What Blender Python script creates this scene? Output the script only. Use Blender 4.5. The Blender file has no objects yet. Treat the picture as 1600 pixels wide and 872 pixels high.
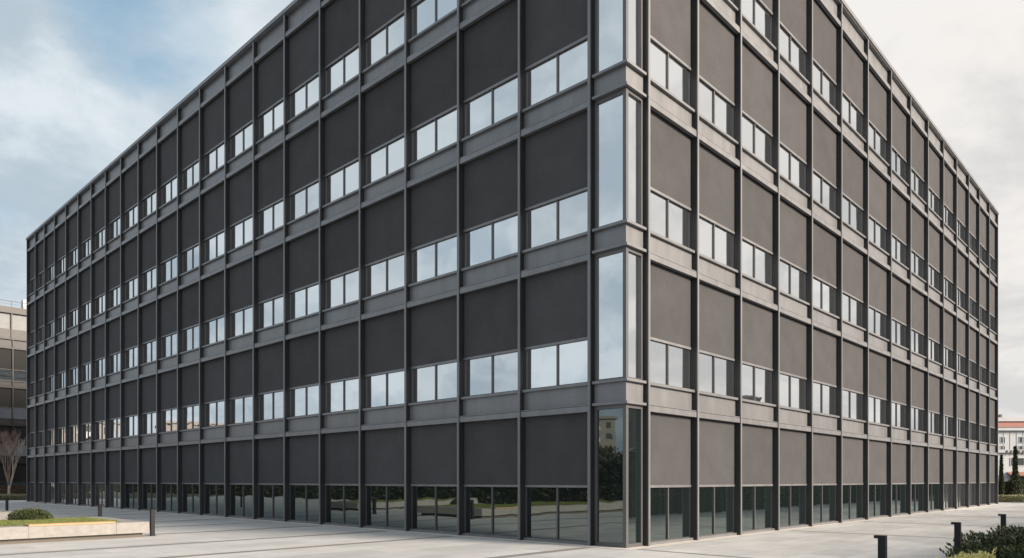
import bpy, math, random
from mathutils import Vector, Matrix, noise as mnoise
R = random.Random(7)
sc = bpy.context.scene
COL = sc.collection

# ------------------------------------------------------------------ helpers
class MB:
    def __init__(s): s.v = []; s.f = []; s.m = []; s.sm = []
    def add(s, vs, fs, mi=0, smooth=False):
        b = len(s.v); s.v += [tuple(p) for p in vs]
        for f in fs:
            s.f.append(tuple(b + i for i in f)); s.m.append(mi); s.sm.append(smooth)
    def box(s, x0, x1, y0, y1, z0, z1, mi=0):
        x0, x1 = min(x0, x1), max(x0, x1); y0, y1 = min(y0, y1), max(y0, y1)
        v = [(x0,y0,z0),(x1,y0,z0),(x1,y1,z0),(x0,y1,z0),(x0,y0,z1),(x1,y0,z1),(x1,y1,z1),(x0,y1,z1)]
        s.add(v, [(0,3,2,1),(4,5,6,7),(0,1,5,4),(1,2,6,5),(2,3,7,6),(3,0,4,7)], mi)
    def prism(s, pts, z0, z1, mi=0):
        n = len(pts)
        a = sum(pts[i][0]*pts[(i+1)%n][1]-pts[(i+1)%n][0]*pts[i][1] for i in range(n))
        if a < 0: pts = pts[::-1]
        v = [(x,y,z0) for x,y in pts] + [(x,y,z1) for x,y in pts]
        f = [tuple(range(n-1,-1,-1)), tuple(range(n,2*n))]
        f += [(i,(i+1)%n,n+(i+1)%n,n+i) for i in range(n)]
        s.add(v, f, mi)
    def tube(s, p0, p1, r0, r1, n=6, mi=0):
        p0, p1 = Vector(p0), Vector(p1); d = (p1-p0).normalized()
        a = d.orthogonal().normalized(); b = d.cross(a)
        vs = []
        for p, r in ((p0,r0),(p1,r1)):
            for i in range(n):
                t = 2*math.pi*i/n; vs.append(p + a*math.cos(t)*r + b*math.sin(t)*r)
        s.add(vs, [(i,(i+1)%n,n+(i+1)%n,n+i) for i in range(n)] + [tuple(range(n,2*n))], mi, True)
    def build(s, name, mats, parent=None, loc=(0,0,0), rotz=0):
        me = bpy.data.meshes.new(name); me.from_pydata(s.v, [], s.f)
        if not isinstance(mats, (list, tuple)): mats = [mats]
        for m in mats: me.materials.append(m)
        me.polygons.foreach_set('material_index', s.m)
        me.polygons.foreach_set('use_smooth', s.sm)
        me.update()
        o = bpy.data.objects.new(name, me); COL.objects.link(o)
        o.location = loc; o.rotation_euler = (0,0,rotz)
        if parent: o.parent = parent
        return o

def tag(o, label=None, cat=None, group=None, kind=None):
    if label: o['label'] = label
    if cat: o['category'] = cat
    if group: o['group'] = group
    if kind: o['kind'] = kind
    return o
def empty(name, loc, rotz=0):
    o = bpy.data.objects.new(name, None); COL.objects.link(o)
    o.location = loc; o.rotation_euler = (0,0,rotz); o.empty_display_size = .5
    return o

# building frame: x' = along right facade (w), y' = along left facade (u)
DR = Vector((.6882, .7256)); DL = Vector((-.7256, .6882)); O = Vector((2.828, 17.615))
ANG = math.atan2(.7256, .6882)
def W(w, u, z=0):
    p = O + DR*w + DL*u; return (p.x, p.y, z)

# ------------------------------------------------------------------ materials
def nt(name):
    m = bpy.data.materials.new(name); m.use_nodes = True
    n = m.node_tree; n.nodes.clear()
    out = n.nodes.new('ShaderNodeOutputMaterial'); b = n.nodes.new('ShaderNodeBsdfPrincipled')
    n.links.new(b.outputs[0], out.inputs[0]); return m, n, b
def N(n, t, **k):
    x = n.nodes.new(t)
    for a, v in k.items():
        if a.startswith('i_'):
            key = a[2:].replace('_', ' '); x.inputs[key].default_value = v
        else: setattr(x, a, v)
    return x
def mat(name, col, rough=.6, metal=0., var=.08, scale=3., bump=0., bscale=40., objvar=0., stretch=(1,1,1), spec=.5, col2=None, rvar=0., facing=None):
    """principled with noise driven tone variation"""
    m, n, b = nt(name); L = n.links.new
    tc = N(n, 'ShaderNodeTexCoord'); mp = N(n, 'ShaderNodeMapping'); mp.inputs['Scale'].default_value = stretch
    L(tc.outputs['Object'], mp.inputs[0])
    no = N(n, 'ShaderNodeTexNoise', i_Scale=scale, i_Detail=6., i_Roughness=.6); L(mp.outputs[0], no.inputs['Vector'])
    cr = N(n, 'ShaderNodeMapRange'); cr.inputs[1].default_value = .3; cr.inputs[2].default_value = .7
    L(no.outputs[0], cr.inputs[0])
    mx = N(n, 'ShaderNodeMix', data_type='RGBA')
    c1 = [c*(1-var) for c in col]; c2 = [c*(1+var) for c in (col2 or col)]
    mx.inputs[6].default_value = (*c1, 1); mx.inputs[7].default_value = (*c2, 1)
    L(cr.outputs[0], mx.inputs[0]); last = mx.outputs[2]
    if objvar:
        oi = N(n, 'ShaderNodeObjectInfo'); mr = N(n, 'ShaderNodeMapRange')
        mr.inputs[3].default_value = 1-objvar; mr.inputs[4].default_value = 1+objvar
        L(oi.outputs['Random'], mr.inputs[0])
        hs = N(n, 'ShaderNodeHueSaturation'); L(mr.outputs[0], hs.inputs['Value']); L(last, hs.inputs['Color']); last = hs.outputs[0]
    L(last, b.inputs['Base Color'])
    b.inputs['Roughness'].default_value = rough; b.inputs['Metallic'].default_value = metal
    b.inputs['Specular IOR Level'].default_value = spec
    if rvar:
        mr = N(n, 'ShaderNodeMapRange'); mr.inputs[3].default_value = rough-rvar; mr.inputs[4].default_value = rough+rvar
        L(no.outputs[0], mr.inputs[0]); L(mr.outputs[0], b.inputs['Roughness'])
    if bump:
        nb = N(n, 'ShaderNodeTexNoise', i_Scale=bscale, i_Detail=3.); L(mp.outputs[0], nb.inputs['Vector'])
        bp = N(n, 'ShaderNodeBump', i_Strength=bump, i_Distance=.02); L(nb.outputs[0], bp.inputs['Height']); L(bp.outputs[0], b.inputs['Normal'])
    return m

METAL = mat('anthracite_metal', (.185,.193,.208), rough=.4, metal=.4, var=.13, scale=1.6, stretch=(1.5,1.5,.35), objvar=.05, bump=.03, bscale=3., rvar=.05)
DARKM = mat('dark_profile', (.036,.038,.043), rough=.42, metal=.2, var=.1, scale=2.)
FRAME = mat('frame_metal', (.11,.112,.12), rough=.38, metal=.35, var=.05, scale=2.)
CORE = mat('dark_core', (.03,.032,.035), rough=.8)
def fabric_mat():
    m, n, b = nt('screen_fabric'); L = n.links.new
    tc = N(n, 'ShaderNodeTexCoord')
    no = N(n, 'ShaderNodeTexNoise', i_Scale=1.3, i_Detail=5., i_Roughness=.6); L(tc.outputs['Object'], no.inputs['Vector'])
    mp = N(n, 'ShaderNodeMapping'); mp.inputs['Scale'].default_value = (2.5,2.5,20); L(tc.outputs['Object'], mp.inputs[0])
    n2 = N(n, 'ShaderNodeTexNoise', i_Scale=2.2, i_Detail=8., i_Roughness=.75); L(mp.outputs[0], n2.inputs['Vector'])
    ad = N(n, 'ShaderNodeMath', operation='ADD'); L(no.outputs[0], ad.inputs[0]); L(n2.outputs[0], ad.inputs[1])
    mr = N(n, 'ShaderNodeMapRange'); mr.inputs[1].default_value = .7; mr.inputs[2].default_value = 1.3; mr.inputs[3].default_value=.84; mr.inputs[4].default_value=1.16
    L(ad.outputs[0], mr.inputs[0])
    oi = N(n, 'ShaderNodeObjectInfo'); m2 = N(n, 'ShaderNodeMapRange'); m2.inputs[3].default_value=.88; m2.inputs[4].default_value=1.12; L(oi.outputs['Random'], m2.inputs[0])
    mu = N(n, 'ShaderNodeMath', operation='MULTIPLY'); L(mr.outputs[0], mu.inputs[0]); L(m2.outputs[0], mu.inputs[1])
    hs = N(n, 'ShaderNodeHueSaturation'); hs.inputs['Color'].default_value = (.0575,.0595,.0655,1); L(mu.outputs[0], hs.inputs['Value'])
    L(hs.outputs[0], b.inputs['Base Color']); b.inputs['Roughness'].default_value = .85; b.inputs['Specular IOR Level'].default_value = .25
    wv = N(n, 'ShaderNodeTexNoise', i_Scale=160., i_Detail=2.); L(tc.outputs['Object'], wv.inputs['Vector'])
    bp = N(n, 'ShaderNodeBump', i_Strength=.25, i_Distance=.006); L(wv.outputs[0], bp.inputs['Height'])
    mq = N(n, 'ShaderNodeMapping'); mq.inputs['Scale'].default_value = (.7,.7,3.2); L(tc.outputs['Object'], mq.inputs[0])
    wr = N(n, 'ShaderNodeTexNoise', i_Scale=1.6, i_Detail=3., i_Distortion=1.2); L(mq.outputs[0], wr.inputs['Vector'])
    bq = N(n, 'ShaderNodeBump', i_Strength=.12, i_Distance=.05); L(wr.outputs[0], bq.inputs['Height']); L(bp.outputs[0], bq.inputs['Normal']); L(bq.outputs[0], b.inputs['Normal'])
    return m
FABRIC = fabric_mat()
PALEFAB = mat('pale_blind', (.24,.255,.27), rough=.9)
def glass_mat(name, refl, tint, under, wav=.07):
    """coated facade glass: mirror layer over a dim interior with sheer drapes"""
    m = bpy.data.materials.new(name); m.use_nodes = True; n = m.node_tree; n.nodes.clear(); L = n.links.new
    out = N(n, 'ShaderNodeOutputMaterial'); mix = N(n, 'ShaderNodeMixShader')
    gl = N(n, 'ShaderNodeBsdfGlossy', i_Roughness=.015); gl.inputs['Color'].default_value = (*tint, 1)
    df = N(n, 'ShaderNodeBsdfDiffuse')
    tc = N(n, 'ShaderNodeTexCoord')
    mp = N(n, 'ShaderNodeMapping'); mp.inputs['Scale'].default_value = (6,6,.15); L(tc.outputs['Object'], mp.inputs[0])
    st = N(n, 'ShaderNodeTexNoise', i_Scale=2., i_Detail=3.); L(mp.outputs[0], st.inputs['Vector'])
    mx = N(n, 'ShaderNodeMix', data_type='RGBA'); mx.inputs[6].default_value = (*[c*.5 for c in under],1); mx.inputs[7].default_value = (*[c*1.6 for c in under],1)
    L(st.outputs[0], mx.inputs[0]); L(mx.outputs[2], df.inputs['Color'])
    fr = N(n, 'ShaderNodeFresnel', i_IOR=1.52); mr = N(n, 'ShaderNodeMapRange')
    mr.inputs[1].default_value = .04; mr.inputs[2].default_value = 1; mr.inputs[3].default_value = refl; mr.inputs[4].default_value = 1
    L(fr.outputs[0], mr.inputs[0]); L(mr.outputs[0], mix.inputs[0])
    nb = N(n, 'ShaderNodeTexNoise', i_Scale=.9, i_Detail=1.); L(tc.outputs['Object'], nb.inputs['Vector'])
    bp = N(n, 'ShaderNodeBump', i_Strength=wav, i_Distance=.1); L(nb.outputs[0], bp.inputs['Height'])
    oi = N(n, 'ShaderNodeObjectInfo'); ad = N(n, 'ShaderNodeVectorMath', operation='ADD'); L(tc.outputs['Object'], ad.inputs[0])
    om = N(n, 'ShaderNodeMath', operation='MULTIPLY'); L(oi.outputs['Random'], om.inputs[0]); om.inputs[1].default_value = 37.; L(om.outputs[0], ad.inputs[1]); L(ad.outputs[0], nb.inputs['Vector'])
    hv = N(n, 'ShaderNodeHueSaturation'); hv.inputs['Color'].default_value = (*tint,1); vr = N(n, 'ShaderNodeMapRange'); vr.inputs[3].default_value = .9; vr.inputs[4].default_value = 1.05
    L(oi.outputs['Random'], vr.inputs[0]); L(vr.outputs[0], hv.inputs['Value']); L(hv.outputs[0], gl.inputs['Color'])
    L(bp.outputs[0], gl.inputs['Normal'])
    L(df.outputs[0], mix.inputs[1]); L(gl.outputs[0], mix.inputs[2]); L(mix.outputs[0], out.inputs[0])
    return m
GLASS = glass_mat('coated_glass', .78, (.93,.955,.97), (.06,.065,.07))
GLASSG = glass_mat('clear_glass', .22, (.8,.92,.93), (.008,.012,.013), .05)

def plaza_mat():
    m, n, b = nt('plaza_granite'); L = n.links.new
    tc = N(n, 'ShaderNodeTexCoord')
    br = N(n, 'ShaderNodeTexBrick', offset=.5, squash=1.); br.inputs['Scale'].default_value = 1.
    br.inputs['Brick Width'].default_value = 1.8; br.inputs['Row Height'].default_value = .9
    br.inputs['Mortar Size'].default_value = .007; br.inputs['Mortar Smooth'].default_value = .3
    br.inputs['Color1'].default_value = (.385,.4,.415,1); br.inputs['Color2'].default_value = (.485,.5,.515,1)
    br.inputs['Mortar'].default_value = (.27,.27,.27,1); br.inputs['Bias'].default_value = 0
    L(tc.outputs['Object'], br.inputs['Vector'])
    n1 = N(n, 'ShaderNodeTexNoise', i_Scale=.55, i_Detail=8., i_Roughness=.65); L(tc.outputs['Object'], n1.inputs['Vector'])
    mp = N(n, 'ShaderNodeMapping'); mp.inputs['Scale'].default_value = (.5,2.8,1); mp.inputs['Rotation'].default_value = (0,0,.8); L(tc.outputs['Object'], mp.inputs[0])
    n2 = N(n, 'ShaderNodeTexNoise', i_Scale=1.3, i_Detail=6., i_Roughness=.7, i_Distortion=.8); L(mp.outputs[0], n2.inputs['Vector'])
    ad = N(n, 'ShaderNodeMath', operation='ADD'); L(n1.outputs[0], ad.inputs[0]); L(n2.outputs[0], ad.inputs[1])
    mr = N(n, 'ShaderNodeMapRange'); mr.inputs[1].default_value=.6; mr.inputs[2].default_value=1.4; mr.inputs[3].default_value=.76; mr.inputs[4].default_value=1.16
    L(ad.outputs[0], mr.inputs[0])
    hs = N(n, 'ShaderNodeHueSaturation'); L(br.outputs[0], hs.inputs['Color']); L(mr.outputs[0], hs.inputs['Value'])
    L(hs.outputs[0], b.inputs['Base Color']); b.inputs['Roughness'].default_value = .75; b.inputs['Specular IOR Level'].default_value = .35
    n3 = N(n, 'ShaderNodeTexNoise', i_Scale=60., i_Detail=3.); L(tc.outputs['Object'], n3.inputs['Vector'])
    bp = N(n, 'ShaderNodeBump', i_Strength=.15, i_Distance=.01); L(n3.outputs[0], bp.inputs['Height']); L(bp.outputs[0], b.inputs['Normal'])
    return m
PLAZA = plaza_mat()
STRIP = mat('paving_strip', (.19,.19,.19), rough=.8, var=.2, scale=3., bump=.1)
CONC = mat('pale_concrete', (.25,.249,.243), rough=.8, var=.14, scale=5., bump=.15, bscale=30., stretch=(1,1,1.4))
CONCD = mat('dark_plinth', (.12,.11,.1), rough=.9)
WOOD = mat('oiled_timber', (.42,.26,.13), rough=.55, var=.2, scale=4., stretch=(1,14,14))
SOIL = mat('soil', (.06,.045,.03), rough=.95, var=.3, scale=8.)
LAND = mat('land', (.09,.09,.07), rough=.95, var=.3, scale=.1)
GRASS = mat('lawn_blades', (.085,.12,.035), rough=.8, var=.45, scale=9., col2=(.14,.17,.05))
LEAFD = mat('dark_leaf', (.026,.04,.018), rough=.5, var=.45, scale=7., col2=(.06,.08,.032))
LEAFM = mat('hedge_leaf', (.016,.022,.012), rough=.7, var=.4, scale=2., col2=(.03,.038,.018))
LEAFY = mat('variegated_leaf', (.6,.53,.16), rough=.6, var=.25, scale=25., col2=(.8,.74,.4))
LEAFP = mat('pale_grass', (.3,.3,.19), rough=.85, var=.3, scale=8.)
LEAFB = mat('brown_twig', (.085,.055,.035), rough=.9, var=.4, scale=8.)
BARK = mat('pale_bark', (.42,.37,.33), rough=.85, var=.35, scale=12.)
TWIG = mat('reddish_twig', (.24,.17,.14), rough=.9, var=.2, scale=10.)
BARKD = mat('dark_bark', (.06,.045,.035), rough=.9)
BOLL = mat('bollard_paint', (.022,.023,.027), spec=.2, rough=.7, metal=0., var=.12, scale=6.)
SHADE_CLAD = mat('shaded_cladding', (.036,.039,.044), rough=.5, metal=.3)  # left block's cladding, with the main building's shadow put into its colour
SHADE_FAB = mat('shaded_screen', (.013,.014,.016), rough=.85)  # left block's screens, colour darkened to stand for shade on them
LENS = mat('light_lens', (.5,.5,.48), rough=.3)
WHITE = mat('white_render', (.44,.47,.51), rough=.85, var=.07, scale=.6)
CREAM = mat('cream_render', (.24,.235,.235), rough=.85, var=.07, scale=.6)
GREYR = mat('grey_render', (.2,.2,.19), rough=.9, var=.1, scale=.6)
ORANGE = mat('terracotta_render', (.2,.19,.19), rough=.85, var=.1, scale=.6)
TILE = mat('roof_tile', (.3,.14,.11), rough=.8, var=.2, scale=3.)
DGLASS = mat('dark_window', (.05,.06,.065), rough=.12, spec=.7)

# ------------------------------------------------------------------ camera
cam = bpy.data.cameras.new('camera'); co = bpy.data.objects.new('camera', cam); COL.objects.link(co)
co.location = (0, 0, 1.683); co.rotation_euler = (math.radians(90), 0, 0)
cam.sensor_width = 36; cam.sensor_fit = 'HORIZONTAL'; cam.lens = 36*1124.3/1600
cam.shift_y = (750.5-436)/1600; cam.clip_end = 3000; cam.clip_start = .1
sc.camera = co

# ------------------------------------------------------------------ office building
ZB = [3.445, 7.345, 11.285, 15.375, 19.545]   # underside of the floor bands
ZT = 20.5
UL = [1.19, 3.64, 6.17, 8.74, 11.33, 13.94, 16.58, 19.19, 21.88, 24.58, 27.19, 29.92, 32.6, 35.37, 38.02, 40.71, 43.38, 46.11, 48.79, 51.4, 53.86, 56.28]
UR = [0.98, 3.47, 6.11, 8.87, 11.77, 14.79, 17.95, 21.18, 24.3, 27.48, 30.65, 33.71, 36.83, 39.83, 42.96, 45.85]
FH = .04

def fbox(mb, side, s0, s1, d0, d1, z0, z1, mi=0):
    if side == 'L': mb.box(d0, d1, s0, s1, z0, z1, mi)
    else: mb.box(s0, s1, d0, d1, z0, z1, mi)

def geo_blind(side, a, b, z0, z1):
    """fabric from rail z0 to box underside z1"""
    f = MB(); fbox(f, side, a+.035, b-.035, .194, .202, z0, z1+.06)
    r = MB(); fbox(r, side, a+.03, b-.03, .178, .222, z0-.065, z0)
    x = MB(); fbox(x, side, a+.004, b-.004, .03, .14, z1, z1+.15)
    fbox(x, side, a+.004, b-.004, .14, .24, z1+.07, z1+.15)
    return f, r, x
def geo_window(side, a, b, z0, z1, ground):
    fr = MB(); ft = .04
    d0, d1 = .215, .28
    a2, b2 = a+.016, b-.016
    fbox(fr, side, a2, a2+ft, d0, d1, z0, z1); fbox(fr, side, b2-ft, b2, d0, d1, z0, z1)
    fbox(fr, side, a2+ft, b2-ft, d0, d1, z1-ft, z1); fbox(fr, side, a2+ft, b2-ft, d0, d1, z0, z0+(.1 if ground else ft))
    c = (a+b)/2; fbox(fr, side, c-.022, c+.022, d0-.012, d1, z0+(.1 if ground else ft), z1-ft)
    g = MB()
    zb = z0+(.1 if ground else ft)
    fbox(g, side, a2+ft, c-.022, .242, .254, zb, z1-ft); fbox(g, side, c+.022, b2-ft, .242, .254, zb, z1-ft)
    s = MB()
    if ground: fbox(s, side, a+.016, b-.016, .12, d0, 0, .075)
    else: fbox(s, side, a+.004, b-.004, .075, d0, z0-.07, z0)
    return fr, g, s
def geo_spandrel(side, a, b, z0, z1):
    m = MB(); fbox(m, side, a+.004, b-.004, .165, .27, z0+.036, z1)
    fbox(m, side, a+.004, b-.004, .035, .27, z0+.012, z0+.036)
    return m

def px_area(side, s0, s1, z0, z1):
    p0 = W(0, s0) if side == 'L' else W(s0, 0); p1 = W(0, s1) if side == 'L' else W(s1, 0)
    x0 = 800+1124.3*p0[0]/p0[1]; x1 = 800+1124.3*p1[0]/p1[1]; k = 1124.3*2/(p0[1]+p1[1])
    ya = 750.5-k*(z1-1.683); yb = 750.5-k*(z0-1.683)
    return abs(x1-x0)*max(0, min(872, yb)-max(0, ya))

def office(bld, fins, nf, METAL=METAL, FABRIC=FABRIC, top_pale=False):
    """the facade grid of one office block; fins = {'L': [...], 'R': [...]}"""
    items = {'roller_blind': [], 'window': [], 'spandrel_panel': []}
    for side, F in fins.items():
        for s in F:
            m = MB(); zt = ZB[nf-1]+.95
            zs = [0.0]+[z+.155 for z in ZB[:nf]]+[zt]
            for q in range(len(zs)-1): fbox(m, side, s-FH, s+FH, 0, .028, zs[q]+(.008 if q else 0), zs[q+1])
            mo = m.build('mullion', METAL, bld)
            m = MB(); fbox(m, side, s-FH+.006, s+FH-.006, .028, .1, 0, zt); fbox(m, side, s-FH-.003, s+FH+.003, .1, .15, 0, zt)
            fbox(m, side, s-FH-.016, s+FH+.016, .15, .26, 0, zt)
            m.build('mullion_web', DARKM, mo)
        for i in range(len(F)-1):
            a, b = F[i]+FH, F[i+1]-FH
            for k in range(nf):
                zbox = ZB[k]
                rail = 1.555 if k == 0 else ZB[k-1]+1.965
                pale = top_pale and k == nf-1
                items['roller_blind'].append((px_area(side, F[i], F[i+1], rail, zbox), side, a, b, rail, zbox, pale))
                if k == 0: items['window'].append((px_area(side, F[i], F[i+1], 0, 1.5), side, a, b, 0, 1.56, True))
                else: items['window'].append((px_area(side, F[i], F[i+1], ZB[k-1]+.76, rail), side, a, b, ZB[k-1]+.765, rail+.1, False))
                z1 = zbox+.695 if k < nf-1 else zbox+.955
                items['spandrel_panel'].append((px_area(side, F[i], F[i+1], zbox+.15, z1), side, a, b, zbox+.15, z1, pale))
    for kind, L in items.items():
        L.sort(key=lambda t: -t[0])
        rest = MB()
        for j, t in enumerate(L):
            _, side, a, b, z0, z1, flag = t
            if kind == 'roller_blind': parts = geo_blind(side, a, b, z0, z1); mats = [PALEFAB if flag else FABRIC, METAL, METAL]; names = ['roller_blind', 'bottom_rail', 'blind_box']
            elif kind == 'window': parts = geo_window(side, a, b, z0, z1, flag); mats = [FRAME, GLASSG if flag else GLASS, METAL]; names = ['window', 'glass_pane', 'sill']
            else: parts = (geo_spandrel(side, a, b, z0, z1),); mats = [METAL]; names = ['spandrel_panel']
            lim = 100 if len(L) > 100 else 999
            if j < lim:
                p = parts[0].build(names[0], mats[0], bld)
                for q in range(1, len(parts)): parts[q].build(names[q], mats[q], p)
            else:
                for q, pt in enumerate(parts):
                    rest.add(pt.v, pt.f, q)
        if rest.v:
            o = rest.build(kind, mats, bld); o['kind'] = 'stuff'

bld = empty('office_building', (O.x, O.y, 0), ANG)
tag(bld, 'large dark grey five-storey office block with a mullion grid, filling the picture', 'office building')
office(bld, {'L': UL, 'R': UR}, 5)
UE, WE = UL[-1], UR[-1]
core = MB(); core.box(.29, WE-.4, .29, UE-.4, 0, 20.3); core.build('wall', CORE, bld)
# hidden rear facades: flat dark cladding with floor bands
rear = MB()
rear.box(.5, WE-.1, UE-.38, UE-.1, 0, 20.3); rear.box(WE-.38, WE-.1, .5, UE-.39, 0, 20.3)
for z in ZB:
    rear.box(-.0+.06, WE+.16, UE+.05, UE+.2, z, z+.15); rear.box(WE+.05, WE+.2, .06, UE+.04, z, z+.15)
    rear.box(.06, WE+.10, UE-.098, UE+.05, z, z+.15); rear.box(WE-.098, WE+.05, .06, UE-.1, z, z+.15)
    if z < 19:
        rear.box(.14, WE+.1, UE-.098, UE+.12, z+.695, z+.765); rear.box(WE-.098, WE+.12, .14, UE-.1, z+.695, z+.765)
rear.build('rear_cladding', METAL, bld)
# roof cap
cap = MB()
z0 = ZT-.005
def Lpoly(do, di, ue, we): return [(do,do),(we,do),(we,di),(di,di),(di,ue),(do,ue)]
cap.prism(Lpoly(-.03, .5, UE+.15, WE+.15), ZT-.0, ZT+.16)
cap.prism(Lpoly(.02, .4, UE+.1, WE+.1), ZT-.045, ZT-.002)
cap.build('roof_cap', METAL, bld)
rf = MB(); rf.box(.46, WE, .46, UE, 20.31, 20.4); rf.build('roof', CONCD, bld)
# corner bay between the first two mullions
c0 = .13
uL, wR = UL[0]-FH-.034, UR[0]-FH-.034
def Lc(d0, d1): return [(d0,d0),(wR,d0),(wR,d1),(d1,d1),(d1,uL),(d0,uL)]
for k in range(5):
    zb = .0 if k == 0 else ZB[k-1]+.765
    zt = ZB[k]+.135
    cw = MB()
    cw.box(c0, c0+.10, c0, c0+.10, zb, zt)                                     # corner post
    cw.box(c0+.02, c0+.13, uL-.075, uL, zb, zt); cw.box(wR-.075, wR, c0+.02, c0+.13, zb, zt)
    for (p, q) in ((zb, zb+(.1 if k == 0 else .05)), (zt-.09, zt)):
        cw.box(c0+.01, c0+.12, c0+.102, uL-.077, p, q); cw.box(c0+.102, wR-.077, c0+.01, c0+.12, p, q)
    o = cw.build('corner_window', FRAME, bld)
    g = MB(); p, q = zb+(.1 if k == 0 else .05), zt-.09
    g.box(c0+.065, c0+.077, c0+.10, uL-.075, p, q); g.box(c0+.10, wR-.075, c0+.065, c0+.077, p, q)
    g.build('glass_pane', GLASSG if k == 0 else GLASS, o)
    s = MB()
    z1 = ZB[k]+.695 if k < 4 else ZT-.05
    s.prism(Lc(c0+.012, c0+.3), zt+.07, z1)
    s.build('corner_panel', METAL, bld)
    s = MB(); s.prism(Lc(c0-.09, c0+.28), zt+.002, zt+.068); s.build('corner_ledge', METAL, bld)
    if k < 4:
        s = MB(); s.prism(Lc(c0-.09, c0+.28), z1+.002, z1+.068); s.build('corner_ledge', METAL, bld)

# ------------------------------------------------------------------ ground, plaza, paving strips
def sheet(name, pts, z, m, parent=None, rot=True):
    b = MB(); b.add([(x,y,z) for x,y in pts], [tuple(range(len(pts)))])
    return b.build(name, m, None, (O.x,O.y,0) if rot else (0,0,0), ANG if rot else 0)
tag(sheet('land', [(-900,-900),(900,-900),(900,900),(-900,900)], -.012, LAND), kind='structure')
tag(sheet('plaza_paving', [(-32,-34),(50,-34),(50,62),(-32,62)], 0, PLAZA), kind='structure')
st = MB()
def strip(x0,x1,y0,y1): st.add([(x0,y0,.004),(x1,y0,.004),(x1,y1,.004),(x0,y1,.004)], [(0,1,2,3)])
for u in (.95, 6.15, 9.45, 13.4, 17., 20.6, 24.2, 27.8, 31.4, 35., 38.6, 42.2, 45.8, 49.4, 53.):
    if 12.3 < u < 17 or 23 < u < 27: strip(-6.4,-.25,u-.14,u+.14)
    else: strip(-27.5,-.25,u-.14,u+.14)
for w in (.1, 9.2, 16.4, 24.2, 31.6, 39.): strip(w-.08,w+.08,-10.3,-.25)
tag(st.build('paving_strip', STRIP, None, (O.x,O.y,0), ANG), kind='structure')
dr = MB(); dr.add([(-.25,-.25,.006),(WE,-.25,.006),(WE,.16,.006),(.16,.16,.006),(.16,UE,.006),(-.25,UE,.006)], [(0,1,2,3),(0,3,4,5)])
tag(dr.build('paving_border', mat('border_stone', (.5,.48,.46), rough=.75, var=.15, scale=4.), None, (O.x,O.y,0), ANG), kind='structure')

# ------------------------------------------------------------------ foliage
def leaves(mb, n, fn, size, up=.3, seed=1, mi=0, asp=.5):
    """n small folded leaves; fn(rng) gives (point, outward direction)"""
    r = random.Random(seed)
    for _ in range(n):
        p, d = fn(r); p = Vector(p)
        d = (Vector(d) + Vector((r.uniform(-1,1), r.uniform(-1,1), r.uniform(-.6,1)+up))*.9)
        if d.length < 1e-3: continue
        d.normalize()
        t = d.cross(Vector((r.uniform(-1,1), r.uniform(-1,1), r.uniform(-1,1))))
        if t.length < 1e-3: continue
        t.normalize(); s = size*r.uniform(.6,1.35)
        nrm = d.cross(t)
        mb.add([p, p+d*s*.55+t*s*asp*.5+nrm*s*.08, p+d*s, p+d*s*.55-t*s*asp*.5+nrm*s*.08], [(0,1,2,3)], mi)
def mound(rx, ry, h, seed=0, amp=.16, fr=1.6, shell=.35):
    def fn(r):
        a = r.uniform(0, 2*math.pi); q = r.random()**.5
        # points in the outer shell of a lumpy half ellipsoid
        el = math.asin(r.random()); k = 1-shell*r.random()**1.6
        d = Vector((math.cos(a)*math.cos(el), math.sin(a)*math.cos(el), math.sin(el)))
        b = 1+amp*2*mnoise.noise(Vector((d.x*rx*fr+seed*9.1, d.y*ry*fr, d.z*h*fr*1.5)))
        return (d.x*rx*k*b, d.y*ry*k*b, .02+d.z*h*k*b), (d.x, d.y, d.z)
    return fn
def dome(mb, rx, ry, h, mi, n=18, mm=7):
    vs = []; fs = []
    for j in range(mm):
        el = math.pi/2*j/(mm-1)*.98
        for i in range(n):
            a = 2*math.pi*i/n; b = 1+.1*mnoise.noise(Vector((math.cos(a)*2, math.sin(a)*2, el*2)))
            vs.append((math.cos(a)*math.cos(el)*rx*b, math.sin(a)*math.cos(el)*ry*b, math.sin(el)*h*b))
    for j in range(mm-1):
        for i in range(n): fs.append((j*n+i, j*n+(i+1)%n, (j+1)*n+(i+1)%n, (j+1)*n+i))
    fs.append(tuple((mm-1)*n+i for i in range(n)))
    mb.add(vs, fs, mi)
def shrub(name, loc, rx, ry, h, m, n, size, label, cat, seed, rot=ANG, group=None, asp=.5, up=.3, amp=.16, inner=LEAFD):
    e = MB(); leaves(e, n, mound(rx, ry, h, seed, amp), size, seed=seed, asp=asp, up=up)
    rr = random.Random(seed+99); fn = mound(rx, ry, h, seed, amp)
    for _ in range(int(70*rx*ry)+12):
        p, d = fn(rr); p = Vector(p); d = (Vector(d)+Vector((rr.uniform(-.4,.4), rr.uniform(-.4,.4), .5))).normalized(); ln = rr.uniform(.06,.17)*(h+.3)
        def sp(r, p=p, d=d, ln=ln): return p+d*ln*r.random()*1.3, d
        leaves(e, 9, sp, size*.9, seed=rr.randrange(9**6), asp=asp, up=.6)
    dome(e, rx*.7, ry*.7, h*.72, 1)
    return tag(e.build(name, [m, inner], None, loc, rot), label, cat, group)

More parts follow.
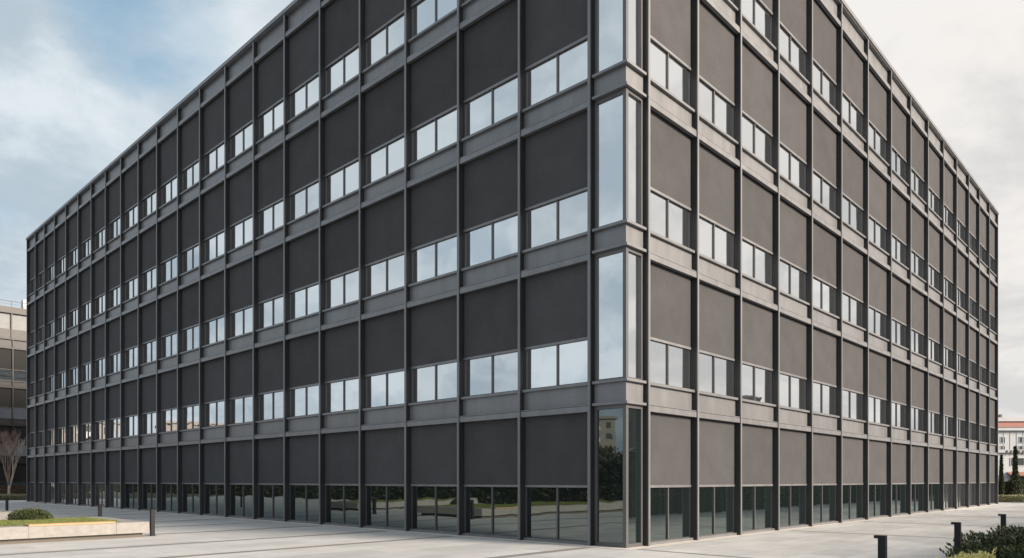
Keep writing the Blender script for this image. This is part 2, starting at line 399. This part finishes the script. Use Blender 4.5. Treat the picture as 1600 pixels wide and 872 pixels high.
shrub('shrub', W(3.35,-8.1), 2.75, 1.75, .62, LEAFD, 22000, .095, 'big dark green leafy shrub at the lower right edge in front of two bollards', 'shrub', 3, asp=.42, amp=.2)
shrub('shrub', W(-1.75,-7.45), .8, .6, .44, LEAFY, 3600, .085, 'yellow variegated shrub at the bottom edge before the dark shrub', 'shrub', 5, asp=.3, up=.6, amp=.35)
shrub('shrub', W(-8.8,16.1,.43), .52, .42, .36, LEAFD, 5000, .055, 'small rounded dark shrub on the lawn of the nearer planter', 'shrub', 8, asp=.4)

# lawn planters
def planter(w1, u0, u1, length, label, wood, seed):
    e = empty('planter', W(w1, u0), ANG); tag(e, label, 'planter', 'raised lawn planters on the plaza')
    d = u1-u0; b = MB(); x0 = -length
    fr, er = .62, .55
    joints = [-.9-2.15*i for i in range(int(length/2.15))]
    xs = [0]+[j for j in joints if j > x0]+[x0]
    for i in range(len(xs)-1):     # cast front blocks with 6 mm joints
        b.box(xs[i+1]+.006, xs[i], 0, fr, .13, .45)
    b.box(x0, 0, d-.35, d, .13, .45); b.box(-er, 0, fr+.004, d-.354, .13, .45); b.box(x0, x0+.4, fr+.004, d-.354, .13, .45)
    b.build('kerb_block', CONC, e)
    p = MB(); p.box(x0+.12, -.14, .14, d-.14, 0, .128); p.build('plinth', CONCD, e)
    s = MB(); s.box(x0+.41, -er-.006, fr+.008, d-.36, .131, .43); s.build('soil_bed', SOIL, e)
    g = MB()
    def fn(r): return (r.uniform(x0+.42, -er-.01), r.uniform(fr+.02, d-.37), .43), (0,0,1)
    leaves(g, 42000, fn, .055, up=1.2, seed=seed, asp=.22)
    g = g.build('lawn', GRASS, e); g['kind'] = 'stuff'
    if wood:
        w = MB()
        for k in range(4): w.box(-3.05, -.93, -.02+k*.125, -.02+k*.125+.112, .453, .495)
        w.build('bench_slat', WOOD, e)
    return e
planter(-6.62, 12.5, 16.85, 12, 'nearer raised lawn planter of pale concrete with a timber seat slat', True, 11)
planter(-7.65, 23.3, 26.6, 9, 'farther raised lawn planter of pale concrete cut by the left edge', False, 12)

# bollards
def bollard(loc, rotz, label):
    e = empty('bollard', loc, rotz); tag(e, label, 'bollard', 'bollard lights on the plaza')
    b = MB(); b.box(-.055,.055,-.055,.055,0,.755); b.build('post', BOLL, e)
    h = MB(); h.box(-.055,.055,-.055,.115,.757,.80); h.build('light_head', BOLL, e)
    l = MB(); l.box(-.04,.04,.06,.108,.750,.756); l.build('light_lens', LENS, e)
    f = MB(); f.box(-.085,.085,-.085,.085,.0005,.012); f.build('base_plate', BOLL, e)
for w, t in ((-2.3,'nearest bollard light cut off by the bottom edge'), (2.74,'middle bollard light of the right row with its foot behind the dark shrub'), (7.74,'farthest bollard light of the right row, behind the dark shrub')):
    bollard(W(w,-6.45), ANG, t)
for u, t in ((12.85,'bollard light beside the end of the nearer lawn planter'), (19.3,'bollard light standing on paving behind the nearer lawn planter'), (33.5,'far bollard light at the left edge behind the farther lawn planter')):
    bollard(W(-6.4 if u < 13 else -5.9, u), ANG-math.pi/2, t)

# ------------------------------------------------------------------ left background
b2 = empty('office_building', W(3.9,79.3), ANG)
tag(b2, 'dark office block with a pale top floor at the left edge of the photo', 'office building')
def office2():
    F = [-2.6, 0, 2.6, 5.2, 7.8]
    office(b2, {'R': F}, 4, SHADE_CLAD, SHADE_FAB)
    zt = ZB[3]+.95
    m = MB(); m.box(F[0], F[-1], .29, 16, 0, zt); m.build('wall', CORE, b2)
    m = MB()
    for s in F: m.box(s-.05, s+.05, .5, .7, zt+.3, zt+3.2)
    for i in range(len(F)-1): m.box(F[i]+.06, F[i+1]-.06, .62, .66, zt+.2, zt+1.2, 0)
    m.box(F[0], F[-1], .45, 15, zt+2.85, zt+3.5); m.build('roof_storey', mat('pale_cladding', (.09,.093,.097), rough=.6), b2)
    m = MB(); m.box(F[0], F[-1], .72, .8, zt+.2, zt+1.25); m.build('window', GLASS, b2)
    m = MB(); m.box(F[0], F[-1], .74, 14, zt+1.25, zt+2.84); m.build('roller_blind', PALEFAB, b2)
    m = MB(); m.box(F[0], F[-1], .0, .45, zt, zt+.18); m.build('terrace_edge', SHADE_CLAD, b2)
    m = MB()
    for s in F: m.box(s-.02, s+.02, .6, .64, zt+3.5, zt+4.1)
    m.box(F[0], F[-1], .595, .645, zt+4.1, zt+4.15); m.box(F[0], F[-1], .61, .63, zt+3.8, zt+3.82)
    m.build('railing', SHADE_CLAD, b2)
    m = MB(); m.box(1.2, 1.9, 1.4, 2.2, zt+3.5, zt+4.6); m.box(1.25, 1.85, 1.45, 2.15, zt+4.6, zt+4.7); m.build('roof_unit', WHITE, b2)
office2()

def bare_tree(loc, h, label):
    e = empty('bare_tree', loc, 0); tag(e, label, 'tree')
    r = random.Random(4); T = MB(); B = MB()
    T.tube((0,0,0), (.02,0,h*.22), .11, .085, 8); 
    tips = []
    def grow(mb, p, d, L, rad, dep):
        if dep == 0: return
        q = p + d*L
        mb.tube(p, q, rad, rad*.72, 5)
        if dep <= 3:
            for _ in range(1):
                t = r.random(); s = p.lerp(q, t); dd = (d + Vector((r.uniform(-.8,.8), r.uniform(-.8,.8), r.uniform(0,.5)))).normalized()
                mb.tube(s, s+dd*L*.55, .012, .006, 3)
        for _ in range(3 if dep > 3 else 2):
            dd = (d + Vector((r.uniform(-.3,.3), r.uniform(-.3,.3), r.uniform(.1,.4)))).normalized()
            grow(mb, q, dd, L*r.uniform(.68,.86), rad*.62, dep-1)
    for i in range(6):
        a = i*1.05+.3; d = Vector((math.cos(a)*.25, math.sin(a)*.25, 1)).normalized()
        grow(T if i < 2 else B, Vector((.02,0,h*(.14+.02*i))), d, h*.25, .05, 5)
    T.build('trunk', BARK, e); B.build('crown', TWIG, e)
bare_tree((-44.2, 63.2, 0), 5.6, 'bare pale-barked tree in front of the dark block at the far left')
def strip_hedge(name, loc, rot, lx, ly, h, m, n, size, label, cat, seed, kind=None, inner=LEAFM, amp=.22, fr=.7):
    e = MB()
    def fn(r):
        x = r.uniform(-lx/2, lx/2); f = r.random()
        hh = h*(1+amp*2*mnoise.noise(Vector((x*fr+seed, 3.3, 0))) + amp*mnoise.noise(Vector((x*fr*3+seed, 1.3, 0))))
        if f < .45: y = r.uniform(-ly/2, ly/2); z = hh*r.uniform(.85,1.05); d = (0,0,1)
        else: y = (-ly/2 if r.random() < .5 else ly/2)*r.uniform(.8,1.08); z = hh*r.random(); d = (0, y, .2)
        return (x, y, z), d
    leaves(e, n, fn, size, seed=seed)
    segs = max(4, int(lx*1.2)); vs = []; fs = []
    for i in range(segs+1):
        x = -lx/2+lx*i/segs; hh = .88*h*(1+amp*2*mnoise.noise(Vector((x*fr+seed, 3.3, 0))))
        vs += [(x,-ly*.42,0),(x,-ly*.4,hh),(x,ly*.4,hh),(x,ly*.42,0)]
    for i in range(segs):
        for j in range(3): fs.append((i*4+j, i*4+4+j, i*4+5+j, i*4+1+j))
    fs += [(0,1,2,3), tuple(segs*4+j for j in (3,2,1,0))]
    e.add(vs, fs, 1)
    return tag(e.build(name, [m, inner], None, loc, rot), label, cat, kind=kind)
strip_hedge('hedge', (-49.5, 65.5, 0), .25, 18, 1.6, 1.0, LEAFB, 9000, .12, 'brownish winter hedge at the foot of the bare tree on the far left', 'hedge', 21, inner=LEAFB)
strip_hedge('ground_cover', (-46.5, 61.2, 0), .25, 14, 1.6, .38, LEAFP, 8000, .1, 'low olive ground cover in front of the brown hedge at far left', 'ground cover', 22, inner=LEAFD)

# ------------------------------------------------------------------ right background
strip_hedge('hedge', (50., 66.5, 0), .1, 22, 1.8, 1.45, LEAFM, 26000, .13, 'dark clipped hedge beyond the right end of the main building', 'hedge', 31, amp=.07)
strip_hedge('ground_cover', (40.2, 57.8, 0), .15, 5.2, 2.2, .42, LEAFP, 9000, .12, 'mound of pale ornamental grass before the dark hedge at far right', 'ground cover', 32, inner=LEAFP, amp=.12)
def column_tree(loc, h, r0, label, seed, wide=0):
    e = empty('slender_tree', loc, 0); tag(e, label, 'tree')
    t = MB(); t.tube((0,0,0), (0,0,h*.9), .07, .02, 6); t.build('trunk', BARKD, e)
    c = MB()
    def fn(r):
        z = r.random(); a = r.uniform(0, 6.283)
        rad = r0*(1-z*.75)*(1+.5*mnoise.noise(Vector((seed, z*9, a))))
        if wide and z < .5: rad += wide*(.5-z)*2*(.7+.6*mnoise.noise(Vector((seed, z*5, a*1.3))))
        k = r.random()**.5
        return (math.cos(a)*rad*k, math.sin(a)*rad*k, .2+z*h), (math.cos(a)*.5, math.sin(a)*.5, .6)
    leaves(c, 3200+int(wide*3000), fn, .13, seed=seed, up=.4); c.build('crown', LEAFD, e)
column_tree((45.6, 65.2, 0), 4.5, .26, 'slender dark evergreen tree rising over the hedge at the right edge', 41, wide=.75)
column_tree((44.2, 65., 0), 3.7, .2, 'thin leafy tree just right of the building end, behind the hedge edge', 42)

PANE = DGLASS
def windowed(e, x0, x1, y, z, wins, wallm=DGLASS):
    for (a, b, c, d) in wins:
        f = MB(); f.box(a-.08, b+.08, y-.06, y+.05, c-.08, c); f.box(a-.08, b+.08, y-.06, y+.05, d, d+.08)
        f.box(a-.08, a, y-.06, y+.05, c, d); f.box(b, b+.08, y-.06, y+.05, c, d); f.box((a+b)/2-.03, (a+b)/2+.03, y-.055, y-.012, c, d)
        o = f.build('window', WHITE, e)
        g = MB(); g.box(a, b, y-.01, y+.04, c, d); g.build('glass_pane', wallm, o)
ap = empty('apartment_house', (70, 112, 0), -.02)
tag(ap, 'white apartment house with a red tiled roof far beyond the right end', 'house')
m = MB(); m.box(0, 24, 0, 12, 0, 9.4)
for i in range(24): m.box(.4+i*1., .46+i*1., -.05, -.001, 4.5, 9.3)
m.build('wall', WHITE, ap)
m = MB(); m.box(-.4, 24.4, -.5, 12.4, 9.4, 9.9); m.build('cornice', WHITE, ap)
m = MB(); m.add([(-.5,-.6,9.9),(24.5,-.6,9.9),(24.5,12.5,9.9),(-.5,12.5,9.9),(2.5,4,11.15),(21.5,4,11.15),(21.5,8,11.15),(2.5,8,11.15)], [(0,1,5,4),(1,2,6,5),(2,3,7,6),(3,0,4,7),(4,5,6,7),(3,2,1,0)])
r_ = m.build('roof', TILE, ap)
m = MB(); m.box(7.2, 16, 3, 8, 11.1, 11.7); m.build('roof_lantern', WHITE, r_)
m = MB(); m.box(8.4, 8.8, 4, 4.5, 11.7, 12.3); m.build('chimney', CONCD, r_)
windowed(ap, 0, 24, 0, 0, [(x, x+w, z, z+.9) for x, w in ((4.2,.7),(6.0,.6),(8.8,1.0),(11.5,1.)) for z in (4.7, 6.1, 7.5)])
po = empty('white_house', (62, 92, 0), -.05)
tag(po, 'low white flat-roofed house with dark windows behind the right hedge', 'house')
m = MB(); m.box(0, 24, 0, 9, 0, 5.2); m.build('wall', mat('bright_render', (.5,.54,.59), rough=.85, var=.05, scale=.5), po)
m = MB(); m.box(-.2, 24.2, -.25, .2, 5.2, 5.6); m.build('roof_edge', WHITE, po)
m = MB()
for i in range(20): m.box(1+i*.5, 1.2+i*.5, -.3, -.26, 5.1, 5.5)
m.build('slatted_screen', CONCD, po)
m = MB(); m.add([(1.2,-.05,2.75),(4.6,-.05,2.75),(4.6,-1.,2.35),(1.2,-1.,2.35),(1.2,-.05,2.65),(4.6,-.05,2.65),(4.6,-1.,2.25),(1.2,-1.,2.25)], [(0,3,2,1),(4,5,6,7),(3,7,6,2),(0,4,7,3),(1,2,6,5)]); m.build('awning', TILE, po)
windowed(po, 0, 24, 0, 0, [(1.7,3.3,3.6,4.5),(4.9,6.4,3.6,4.5),(8,9.6,3.6,4.5),(1.6,3.4,.3,2.1),(4.6,5.6,.3,2.1),(7.5,9.5,.3,2.1)])
e = empty('palm_tree', (79, 126, 0), 0); tag(e, 'palm crown showing over the red tiled roof at far right', 'tree')
t = MB(); t.tube((0,0,0), (0,0,12.2), .22, .16, 8); t.build('trunk', BARK, e)
c = MB()
for i in range(26):
    r = random.Random(i); a = r.uniform(0,6.28); tl = r.uniform(.1,1.1); p = Vector((0,0,12.2)); d = Vector((math.cos(a), math.sin(a), tl)).normalized()
    for s in range(7):
        q = p+d*.26; sd = d.cross(Vector((0,0,1))).normalized()*.2*(1-s/8)
        c.add([p-sd, p+sd, q+sd*.8, q-sd*.8], [(0,1,2,3)]); p = q; d = (d+Vector((0,0,-.22))).normalized()
c.build('crown', LEAFP, e)

# ------------------------------------------------------------------ surroundings mirrored in the glass
def belt(name, w, u, rot, lx, h, seed, label):
    strip_hedge(name, W(w, u), rot, lx, 3., h, LEAFM, 60000, .3, label, 'hedge', seed, amp=.16, fr=.25)
belt('tall_hedge', -22.5, 58, ANG+math.pi/2, 156, 3.5, 51, 'long dark hedge mirrored in the left ground floor glass')
belt('tall_hedge', 56, -13., ANG, 122, 2.9, 52, 'long dark hedge mirrored in the right ground floor glass')
strip_hedge('hedge', W(33, -9.2), ANG, 58, 2.2, 1.1, LEAFM, 30000, .16, 'low dark hedge mirrored under the taller one in the right ground floor glass', 'hedge', 53, amp=.1)
def block(x, y, rot, lx, ly, h, wallm, label, seed):
    e = empty('apartment_block', (x, y, 0), rot); tag(e, label, 'apartment block', 'apartment blocks mirrored in the facade glass')
    m = MB(); m.box(-lx/2, lx/2, -ly/2, ly/2, 0, h); m.build('wall', wallm, e)
    m = MB(); m.box(-lx/2-.4, lx/2+.4, -ly/2-.4, ly/2+.4, h, h+.35); m.build('roof', GREYR, e)
    g = MB(); bl = MB()
    nx = int(lx/3.2)
    for zi in range(int(h/3)):
        for i in range(nx):
            x0 = -lx/2+.9+i*3.2; z = .9+zi*3
            g.box(x0, x0+1.4, -ly/2-.05, -ly/2+.05, z, z+1.4)
            if i % 3 == 1: bl.box(x0-.6, x0+2, -ly/2-1.1, -ly/2-.06, z-.7, z+.3)
    o = g.build('window', DGLASS, e); o['kind'] = 'stuff'; bl.build('balcony', TILE if wallm is ORANGE else WHITE, e)
block(-118, 66, math.radians(65), 26, 12, 11.5, ORANGE, 'pale apartment block with terracotta balconies mirrored in the far left windows', 1)
block(-112, 98, math.radians(50), 20, 12, 12, CREAM, 'cream apartment block mirrored in the far left windows', 2)
block(-126, 32, math.radians(80), 30, 12, 15, WHITE, 'white apartment block mirrored in the first floor windows on the left', 3)
block(-132, -4, math.radians(95), 8, 10, 15, GREYR, 'slim grey tower mirrored in the left side of the corner glass', 4)
block(108, 42, math.radians(-75), 40, 12, 14.5, GREYR, 'grey apartment block mirrored in the right side of the corner glass', 5)

# ------------------------------------------------------------------ light
SUN_AZ = (-DL + DR*.3).normalized(); EL = math.radians(21)
sd = Vector((SUN_AZ.x*math.cos(EL), SUN_AZ.y*math.cos(EL), math.sin(EL)))
sl = bpy.data.lights.new('sun', 'SUN'); sl.energy = 5.0; sl.angle = math.radians(18); sl.color = (1., .83, .66)
so = bpy.data.objects.new('sun', sl); COL.objects.link(so); so.rotation_euler = sd.to_track_quat('Z', 'Y').to_euler(); so.location = (40,-30,40)

w = bpy.data.worlds.new('World'); sc.world = w; w.use_nodes = True; n = w.node_tree; n.nodes.clear(); L = n.links.new
out = N(n, 'ShaderNodeOutputWorld'); bg = N(n, 'ShaderNodeBackground', i_Strength=.1); L(bg.outputs[0], out.inputs[0])
sky = N(n, 'ShaderNodeTexSky', sky_type='NISHITA'); sky.sun_disc = False; sky.sun_elevation = EL
sky.sun_rotation = math.atan2(sd.x, sd.y); sky.altitude = 0; sky.air_density = 1.; sky.dust_density = 2.; sky.ozone_density = 1.5
tc = N(n, 'ShaderNodeTexCoord'); sx = N(n, 'ShaderNodeSeparateXYZ'); L(tc.outputs['Generated'], sx.inputs[0])
mz = N(n, 'ShaderNodeMath', operation='MAXIMUM'); L(sx.outputs[2], mz.inputs[0]); mz.inputs[1].default_value = 0
az = N(n, 'ShaderNodeMath', operation='ADD'); L(mz.outputs[0], az.inputs[0]); az.inputs[1].default_value = .3
dx = N(n, 'ShaderNodeMath', operation='DIVIDE'); L(sx.outputs[0], dx.inputs[0]); L(az.outputs[0], dx.inputs[1])
dy = N(n, 'ShaderNodeMath', operation='DIVIDE'); L(sx.outputs[1], dy.inputs[0]); L(az.outputs[0], dy.inputs[1])
cb = N(n, 'ShaderNodeCombineXYZ'); L(dx.outputs[0], cb.inputs[0]); L(dy.outputs[0], cb.inputs[1]); cb.inputs[2].default_value = 2.3
mp = N(n, 'ShaderNodeMapping'); mp.inputs['Scale'].default_value = (.9, 1.1, 1); mp.inputs['Rotation'].default_value = (0,0,.5); L(cb.outputs[0], mp.inputs[0])
n1 = N(n, 'ShaderNodeTexNoise', i_Scale=.95, i_Detail=9., i_Roughness=.54, i_Distortion=.15); L(mp.outputs[0], n1.inputs['Vector'])
n2 = N(n, 'ShaderNodeTexNoise', i_Scale=2.8, i_Detail=12., i_Roughness=.6, i_Distortion=.25); L(mp.outputs[0], n2.inputs['Vector'])
cov = N(n, 'ShaderNodeMapRange', interpolation_type='SMOOTHSTEP'); cov.inputs[1].default_value = .2; cov.inputs[2].default_value = .38
gp = N(n, 'ShaderNodeVectorMath', operation='DOT_PRODUCT'); L(tc.outputs['Generated'], gp.inputs[0]); gp.inputs[1].default_value = Vector((-.5,1,.66)).normalized()
gq = N(n, 'ShaderNodeMapRange', interpolation_type='SMOOTHSTEP'); gq.inputs[1].default_value = .988; gq.inputs[2].default_value = 1.; gq.inputs[4].default_value = .27; L(gp.outputs['Value'], gq.inputs[0])
gs = N(n, 'ShaderNodeMath', operation='SUBTRACT'); L(n1.outputs[0], gs.inputs[0]); L(gq.outputs[0], gs.inputs[1]); L(gs.outputs[0], cov.inputs[0])
# warm bright side put into the clouds, apart from sun: 0 away .. 1 toward
dt = N(n, 'ShaderNodeVectorMath', operation='DOT_PRODUCT'); L(tc.outputs['Generated'], dt.inputs[0]); dt.inputs[1].default_value = Vector((1,-.12,.15)).normalized()
wm = N(n, 'ShaderNodeMapRange', interpolation_type='SMOOTHSTEP'); wm.inputs[1].default_value = -.5; wm.inputs[2].default_value = .6; L(dt.outputs['Value'], wm.inputs[0])
dk = N(n, 'ShaderNodeMix', data_type='RGBA'); dk.inputs[6].default_value = (2.75,3.3,3.75,1); dk.inputs[7].default_value = (3.95,3.9,3.85,1); L(wm.outputs[0], dk.inputs[0])
lt = N(n, 'ShaderNodeMix', data_type='RGBA'); lt.inputs[6].default_value = (4.3,4.7,4.95,1); lt.inputs[7].default_value = (5.25,5.05,4.85,1); L(wm.outputs[0], lt.inputs[0])
sh = N(n, 'ShaderNodeMapRange', interpolation_type='SMOOTHSTEP'); sh.inputs[1].default_value = .36; sh.inputs[2].default_value = .62; L(n2.outputs[0], sh.inputs[0])
cc = N(n, 'ShaderNodeMix', data_type='RGBA'); L(sh.outputs[0], cc.inputs[0]); L(dk.outputs[2], cc.inputs[6]); L(lt.outputs[2], cc.inputs[7])
skm = N(n, 'ShaderNodeMix', data_type='RGBA'); skm.inputs[0].default_value = .55; L(sky.outputs[0], skm.inputs[6]); skm.inputs[7].default_value = (2.0,3.2,3.9,1)
# low band near the horizon always hazy
hz = N(n, 'ShaderNodeMapRange', interpolation_type='SMOOTHSTEP'); hz.inputs[1].default_value = .5; hz.inputs[2].default_value = .12; L(sx.outputs[2], hz.inputs[0])
mxc = N(n, 'ShaderNodeMath', operation='MAXIMUM'); L(cov.outputs[0], mxc.inputs[0]); L(hz.outputs[0], mxc.inputs[1])
fin = N(n, 'ShaderNodeMix', data_type='RGBA'); L(mxc.outputs[0], fin.inputs[0]); L(skm.outputs[2], fin.inputs[6]); L(cc.outputs[2], fin.inputs[7])
L(fin.outputs[2], bg.inputs[0])

sc.view_settings.view_transform = 'Standard'; sc.view_settings.look = 'None'; sc.view_settings.gamma = 1
sc.view_settings.use_curve_mapping = False; sc.view_settings.exposure = .82
sc.cycles.max_bounces = 6
